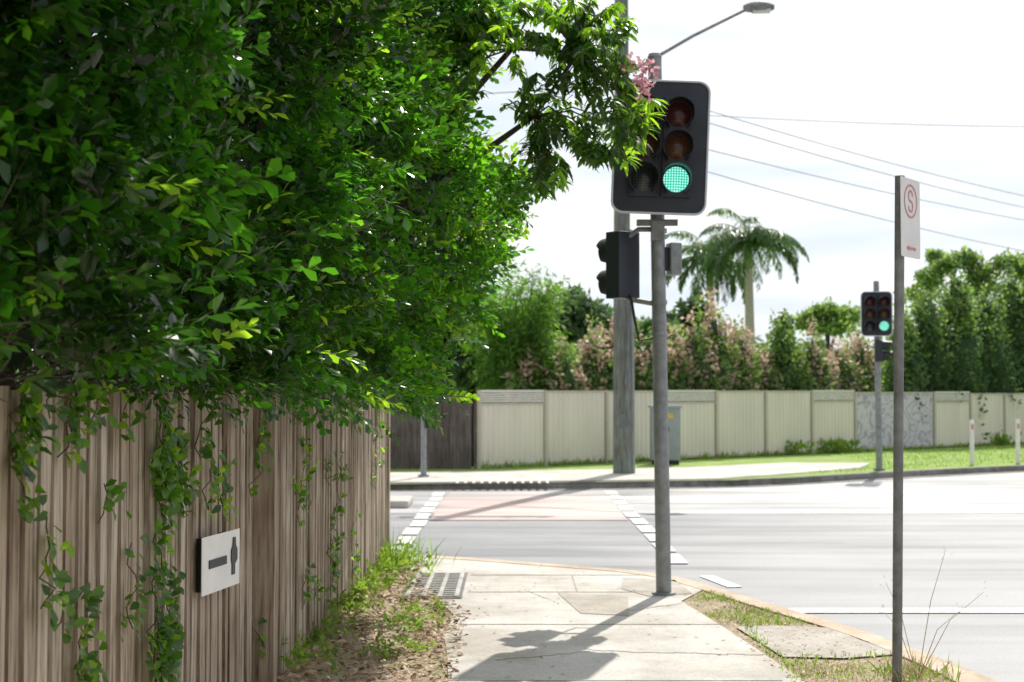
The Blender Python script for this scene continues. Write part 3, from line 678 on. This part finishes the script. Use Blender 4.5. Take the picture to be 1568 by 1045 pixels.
n=130; Y=rng.choice([8.6,9.6,10.4,11.5,12.4,13.2,13.7],n)+rng.normal(0,.22,n); X=FX(Y)+.05+rng.exponential(.12,n).clip(0,.5); place_twigs(wd,tw,np.column_stack([X,Y,rng.uniform(0,.14,n)]),np.column_stack([rng.normal(.3,.5,n),rng.normal(0,.5,n),np.full(n,.6)]),rng.uniform(.5,1.2,n),0,None)
n=80; Y=rng.choice([9.3,10.2,10.5,11.0],n)+rng.normal(0,.14,n); X=-.72+rng.normal(0,.10,n); place_twigs(wd,tw,np.column_stack([X,Y,rng.uniform(0,.04,n)]),np.column_stack([rng.normal(.2,.6,n),rng.normal(0,.6,n),np.full(n,.35)]),rng.uniform(.5,1.0,n),0,None)
n=1300; Y=rng.uniform(8,13.5,n); X=FX(Y)+.1+rng.random(n)*np.interp(Y,[7,11,12,13.5],[1.0,.85,.5,.3]); a=rng.uniform(0,6.28,n); k_=np.sin(X*9)+np.sin(Y*5)>-.1; X,Y,a=X[k_],Y[k_],a[k_]; n=len(X)
wd.add(np.column_stack([X,Y,np.full(n,.02)]),np.column_stack([np.cos(a),np.sin(a),np.full(n,.25)]),rng.normal(0,1,(n,3)),rng.uniform(.06,.16,n),.006,1,.2,lo=True)
n=320; Y=rng.choice([9.7,11.0,12.6,13.3,13.8],n)+rng.normal(0,.14,n); X=FX(Y)+.04+rng.exponential(.10,n).clip(0,.45); blades(np.column_stack([X,Y,np.zeros(n)]),.14,.011,0,.6)
n=170; Y=13.7+rng.normal(0,.22,n); X=FX(Y)+.05+rng.exponential(.14,n); blades(np.column_stack([X,Y,np.zeros(n)]),.34,.013,0,.5)
far_l=LM(); P=inpatch(6000,[(5.6,28.4),(7.8,30.2),(11.7,32.9),(20,37.5),(24,40),(24,48),(15.6,44),(8.5,37.5),(8.5,33.4),(7.7,31.2)])
n=len(P); far_l.add(P,np.column_stack([rng.normal(0,.4,n),rng.normal(0,.4,n),np.ones(n)]),rng.normal(0,1,(n,3)),rng.uniform(.03,.09,n),.02,0,.3,lo=True)
P=np.array([(A+dv*t-nrm*-.1) for t in rng.uniform(0,26,1600)]); n=len(P)
far_l.add(np.column_stack([P+rng.normal(0,.1,(n,2)),np.zeros(n)]),np.column_stack([rng.normal(0,.4,n),rng.normal(0,.4,n),np.ones(n)]),rng.normal(0,1,(n,3)),rng.uniform(.05,.22,n),.03,0,.3,lo=True)
for t0 in(10.6,12.0,12.6,20.5):
    c_=A+dv*t0+nrm*.15; n=160; P=np.column_stack([c_.x+rng.normal(0,.25,n),c_.y+rng.normal(0,.12,n),rng.uniform(0,.3,n)])
    far_l.add(P,np.column_stack([rng.normal(0,.5,n),rng.normal(0,.5,n),np.ones(n)]),rng.normal(0,1,(n,3)),rng.uniform(.08,.2,n),.06,0,.3,lo=True)
far_l.build('grass',[M_weed])
wd.build('weeds',[M_weed,M_dry])
sw=MB(); sl_=LM()
for k in range(5):
    e=Vector((GX+.1+random.uniform(-.2,.45),GYY+random.uniform(-.1,.1),random.uniform(.3,.85))); s=Vector((GX+.12,GYY,0)); md=s.lerp(e,.5)+Vector((0,0,.1)); sw.tube([s,md,e],[.003,.0022,.0012],4)
    d=np.array(e-md)[None].repeat(6,0)+rng.normal(0,.08,(6,3)); sl_.add(np.array(e)[None]+rng.normal(0,.02,(6,3)),d,rng.normal(0,1,(6,3)),.03,.004,0,.2,lo=True)
tg=empty('tall_grass_weed',(GX+.12,GYY,0)); sw.build('stalks',[M_dry],tg); sl_.build('seed_heads',[M_dry],tg)

# ---------------------------------------------------------------- distant vegetation
def fyy(px,extra=1.3):
    k=(px-784)/F; t=(30.9*k+.72)/(16.72-14.1*k); return 30.9+14.1*t+extra
def bush(lm_,cm,c,r,n,size,mi,tipm=None,lump=.18,tipf=.55,cf_=.74):
    d=unit(rng.normal(0,1,(n,3))); ph=rng.uniform(0,6.28,6)
    f=1+lump*(np.sin(d[:,0]*5+ph[0])*np.sin(d[:,2]*6+ph[1])+np.sin(d[:,1]*7+ph[2]+d[:,2]*3)*.6+.5*np.sin(d[:,2]*13+d[:,0]*11+ph[3]))
    rad=f*(1-rng.random(n)**2*.3)
    P=np.array(c)+d*np.array(r)*rad[:,None]; Nn=unit(d+rng.normal(0,.6,(n,3))); D=unit(rng.normal(0,1,(n,3))+[0,0,.4])
    mm=np.full(n,mi)
    if tipm is not None: mm=np.where((rng.random(n)<tipf*np.clip(d[:,2]*1.2+.5,0,1.3))&(rad>.8*f)&(np.sin(d[:,0]*9+ph[4])+np.sin(d[:,2]*8+ph[5])>-.1),tipm,mi)
    lm_.add(P,D,Nn,size*rng.uniform(.6,1.3,n),size*.6,mm,.15,lo=True)
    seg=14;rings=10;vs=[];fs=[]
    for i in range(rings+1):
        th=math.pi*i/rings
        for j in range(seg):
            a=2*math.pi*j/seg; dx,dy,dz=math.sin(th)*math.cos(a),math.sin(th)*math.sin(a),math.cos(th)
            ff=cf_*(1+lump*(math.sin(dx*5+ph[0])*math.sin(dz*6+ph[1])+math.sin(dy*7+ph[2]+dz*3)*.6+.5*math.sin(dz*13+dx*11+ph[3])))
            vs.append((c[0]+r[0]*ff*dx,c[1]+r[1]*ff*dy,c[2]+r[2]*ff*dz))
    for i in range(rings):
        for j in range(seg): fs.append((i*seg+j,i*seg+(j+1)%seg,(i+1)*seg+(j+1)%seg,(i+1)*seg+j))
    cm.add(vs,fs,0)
hl=LM();hc=MB(); hd=empty('lilly_pilly_hedge',(5,37,0))
for (px,top,hw,mi,tip) in[(800,545,38,0,2),(850,530,42,0,2),(905,520,40,0,2),(935,508,34,0,2),(985,512,38,0,2),(1025,525,30,0,2),(1060,495,36,0,2),(1097,474,38,0,2),(1130,500,32,0,2),(1165,540,26,0,2),(1200,485,30,0,None),(1200,515,38,0,None),(1245,520,32,0,2),(1280,530,36,0,2),(1318,512,34,0,2)]:
    Yc=fyy(px,1.4+random.uniform(-.1,.5)); s=Yc/F; zt=WZ(top,Yc); zc=zt*.52
    if top==485: bush(hl,hc,(WX(px,Yc),Yc,zt-.45),(.28,.3,.5),500,.12,1)
    bush(hl,hc,(WX(px,Yc),Yc,zc),(hw*s,.8,zt-zc),3000,.14,mi,tipm=tip,tipf=.9,lump=.24)
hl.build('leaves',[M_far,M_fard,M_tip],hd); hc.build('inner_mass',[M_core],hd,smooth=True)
hl=LM();hc=MB(); hd=empty('tall_hedge',(15,46,0))
for (px,top,hw) in[(1385,490,26),(1418,462,30),(1465,440,30),(1510,460,30),(1555,434,36),(1605,445,42),(1660,430,45),(1720,430,45),(1790,430,50)]:
    Yc=fyy(px,1.6+random.uniform(-.2,.4)); s=Yc/F; zt=WZ(top,Yc); zc=zt*.5
    bush(hl,hc,(WX(px,Yc),Yc,zc),(hw*s*1.2,1.0,zt-zc),3200,.16,1,tipm=0,lump=.28,tipf=.9)
    bush(hl,hc,(WX(px,Yc),Yc,zt-.7),(hw*s*.7,.8,.85),1000,.15,0,lump=.28)  # paler leaves and cap clump on top, sunlight put into the colour
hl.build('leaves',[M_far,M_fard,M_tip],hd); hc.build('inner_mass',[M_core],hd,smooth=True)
def tree_(name,X,Yc,zb,clumps,n,size,mats,mi=0,trunk=.2,lump=.3):
    e=empty(name,(X,Yc,0)); l=LM(); t=MB()
    t.tube([(X,Yc,-.1),(X+.1,Yc,zb*.5),(X,Yc,zb)],[trunk,trunk*.8,trunk*.6],9)
    for (cx,cy,cz,rx,rz) in clumps:
        d=unit(rng.normal(0,1,(n,3))); ph=rng.uniform(0,6,4); f=1+lump*(np.sin(d[:,0]*6+ph[0])*np.sin(d[:,2]*7+ph[1])+.6*np.sin(d[:,1]*8+d[:,2]*5+ph[2]))
        P=np.array([cx,cy,cz])+d*np.array([rx,rx,rz])*(f*(1-rng.random(n)**1.3*.6))[:,None]
        l.add(P,unit(rng.normal(0,1,(n,3))),unit(d+rng.normal(0,.6,(n,3))),size*rng.uniform(.6,1.3,n),size*.5,mi,.15,lo=True)
        t.tube([(X,Yc,zb*.8),((X+cx)/2,(Yc+cy)/2,(zb+cz)/2+.2),(cx,cy,cz)],[trunk*.45,trunk*.3,trunk*.1],6)
    l.build('leaves',mats,e); t.build('trunk_and_limbs',[M_bark],e,smooth=True)
def px_cl(lst,Yc): return [(WX(px,Yc),Yc+random.uniform(-1,1),WZ(py,Yc),rx*Yc/F,rz*Yc/F) for px,py,rx,rz in lst]
Yc=62; tree_('gum_tree',WX(1490,Yc),Yc,5,px_cl([(1420,425,22,14),(1450,405,22,14),(1482,396,20,12),(1500,420,24,16),(1538,404,24,14),(1560,420,24,14),(1440,390,12,7),(1590,420,30,24),(1640,415,36,26),(1500,440,40,14),(1420,445,30,14)],Yc),620,.26,[M_far])
Yc=70; tree_('gum_tree',WX(1268,Yc),Yc,4,px_cl([(1258,478,24,12),(1236,492,18,11),(1296,484,22,12),(1270,500,40,14)],Yc),900,.28,[M_far])
Yc=40; tree_('broadleaf_tree',WX(900,Yc),Yc,3,px_cl([(890,480,32,22),(930,500,30,22),(870,500,34,36),(960,510,26,20),(1000,512,30,18),(1040,500,26,22),(830,500,50,60),(1065,480,22,22),(880,455,14,12)],Yc),1000,.26,[M_fard])
Yc=36; tree_('broadleaf_tree',WX(700,Yc),Yc,3,px_cl([(760,520,50,70),(690,500,60,80),(620,500,70,90),(560,480,80,90),(740,570,60,40),(480,480,90,90)],Yc),1100,.3,[M_fard])
e=empty('bamboo_clump',(WX(805,33.5),33.5,0)); l=LM(); t=MB()
for k in range(46):
    base=Vector((WX(795,33.5)+random.uniform(-.6,.5),33.5+random.uniform(-.4,.5),0)); hx=random.uniform(-1.0,.95); ht=random.uniform(3.2,5.3)-max(0,hx)*1.2
    pts=[base.lerp(base+Vector((hx,0,ht)),q/8)+Vector((0,random.uniform(-.05,.05),0.5*math.sin(q/8*math.pi)-.35*(q/8)**3)) for q in range(9)]
    t.tube(pts,[.02]*6+[.012,.008,.004],5)
    for q in range(2,9):
        kk=34; p=np.array(pts[q])+rng.normal(0,.16,(kk,3)); l.add(p,np.column_stack([rng.normal(.3*np.sign(hx),.6,kk),rng.normal(0,.5,kk),rng.normal(-.3,.5,kk)]),rng.normal(0,1,(kk,3))+[0,0,1],rng.uniform(.14,.26,kk),.04,0,.25,lo=True)
l.build('leaves',[M_bam],e); t.build('canes',[M_bam],e)
def palm(pxh,pyh,Yc,fl,nf,seed):
    random.seed(seed); X=WX(pxh,Yc); Z=WZ(pyh,Yc); e=empty('royal_palm',(X,Yc,0)); t=MB(); l=LM()
    t.tube([(X+.1,Yc,-.1),(X+.05,Yc,Z*.5),(X,Yc,Z-1.2)],[.26,.2,.17],12,0); t.tube([(X,Yc,Z-1.2),(X,Yc,Z-.6),(X,Yc,Z+.1)],[.17,.18,.1],12,1)
    for k in range(nf):
        az=k*2.399+random.uniform(-.2,.2); el=math.radians(random.choice([80,65,50,35,20,5,-10])+random.uniform(-8,8)); L=fl*random.uniform(.85,1.1)
        p=Vector((X,Yc,Z)); pts=[p.copy()]; n=14; e2=el
        for q in range(n):
            e2-=math.radians(6.5+3*(q/n)) if e2>math.radians(-85) else 0
            p=p+Vector((math.cos(e2)*math.cos(az),math.cos(e2)*math.sin(az),math.sin(e2)))*(L/n); pts.append(p.copy())
        t.tube(pts,[.04*(1-.85*q/n) for q in range(n+1)],5,1)
        sd=np.array([-math.sin(az),math.cos(az),0]); 
        for q in range(1,n+1):
            dr=np.array((pts[q]-pts[q-1]).normalized()); ml=.60*math.sin(math.pi*min(1,.15+.8*q/n))+.08
            for sgn in(-1,1):
                kk=5; fr=rng.random(kk)[:,None]; P=np.array(pts[q-1])[None]*(1-fr)+np.array(pts[q])[None]*fr
                D=sgn*sd[None]*.8+dr[None]*.5+rng.normal(0,.22,(kk,3))+[0,0,-.35]
                l.add(P,D,np.tile([0,0,1.],(kk,1))+rng.normal(0,.2,(kk,3)),ml*rng.uniform(.8,1.1,kk),.065,0,.35,lo=True)
    t.build('trunk',[M_trunkp,M_crown],e,smooth=True); l.build('fronds',[M_palm],e)
palm(1147,368,60,2.9,22,3); palm(1088,396,62,2.7,20,5)
random.seed(9)
l=LM(); c=MB()
for k in range(60):
    x=-110+k*4.2; bush(l,c,(x,118+random.uniform(-4,4),random.uniform(1.5,2.5)),(4,3,random.uniform(3,4.6)),200,1.0,0)
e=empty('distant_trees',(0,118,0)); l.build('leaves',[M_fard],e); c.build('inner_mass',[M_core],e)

# ---------------------------------------------------------------- sky / sun / camera
el=math.radians(50); az=math.radians(20)
sd=Vector((math.sin(az)*math.cos(el),math.cos(az)*math.cos(el),math.sin(el)))
w=bpy.data.worlds.new('World'); S.world=w; w.use_nodes=True; nt=w.node_tree; bg=nt.nodes['Background']; bg.inputs[1].default_value=.12
sky=N(nt,'ShaderNodeTexSky'); sky.sky_type='NISHITA'; sky.sun_disc=False; sky.sun_elevation=el; sky.sun_rotation=az; sky.dust_density=2
tc=N(nt,'ShaderNodeTexCoord'); vn_=N(nt,'ShaderNodeVectorMath',operation='NORMALIZE'); nt.links.new(tc.outputs['Generated'],vn_.inputs[0])
dt=N(nt,'ShaderNodeVectorMath',operation='DOT_PRODUCT'); nt.links.new(vn_.outputs[0],dt.inputs[0]); dt.inputs[1].default_value=sd
mr=N(nt,'ShaderNodeMapRange'); mr.inputs[1].default_value=-.3; mr.inputs[2].default_value=.62; mr.inputs[3].default_value=5.4; mr.inputs[4].default_value=9.6; nt.links.new(dt.outputs['Value'],mr.inputs[0])
mp=N(nt,'ShaderNodeMapping'); mp.inputs['Scale'].default_value=(1.6,1.6,9); mp.inputs['Rotation'].default_value=(0,.12,0); nt.links.new(vn_.outputs[0],mp.inputs[0])
f=noise(nt,mp.outputs[0],1.6,4,.55)
cl=ramp(nt,f,[(.40,(.74,.82,.91)),(.58,(1,1,1))])
vm_=N(nt,'ShaderNodeVectorMath',operation='SCALE'); nt.links.new(cl,vm_.inputs[0]); nt.links.new(mr.outputs[0],vm_.inputs['Scale'])
cov=ramp(nt,f,[(.30,(.80,.80,.80)),(.5,(.95,.95,.95))])
mx=N(nt,'ShaderNodeMix',data_type='RGBA'); nt.links.new(cov,mx.inputs[0]); nt.links.new(sky.outputs[0],mx.inputs[6]); nt.links.new(vm_.outputs[0],mx.inputs[7])
nt.links.new(mx.outputs[2],bg.inputs[0])
sun=bpy.data.lights.new('sun','SUN'); sun.energy=5; sun.angle=math.radians(.5); sun.color=(1,.95,.86)
so=bpy.data.objects.new('sun',sun); so.rotation_euler=sd.to_track_quat('Z','Y').to_euler(); S.collection.objects.link(so)
cam=bpy.data.cameras.new('camera'); cam.lens=50; cam.sensor_width=36; cam.clip_end=1500; cam.clip_start=.05
cam.dof.use_dof=True; cam.dof.focus_distance=6.8; cam.dof.aperture_fstop=3.8
co=bpy.data.objects.new('camera',cam); co.location=(0,0,CH); co.rotation_euler=(math.radians(90+2.0),0,0); S.collection.objects.link(co); S.camera=co
S.view_settings.view_transform='Standard'; S.view_settings.look='None'; S.view_settings.exposure=0
print('VERTS',sum(len(o.data.vertices) for o in S.objects if o.type=='MESH'))
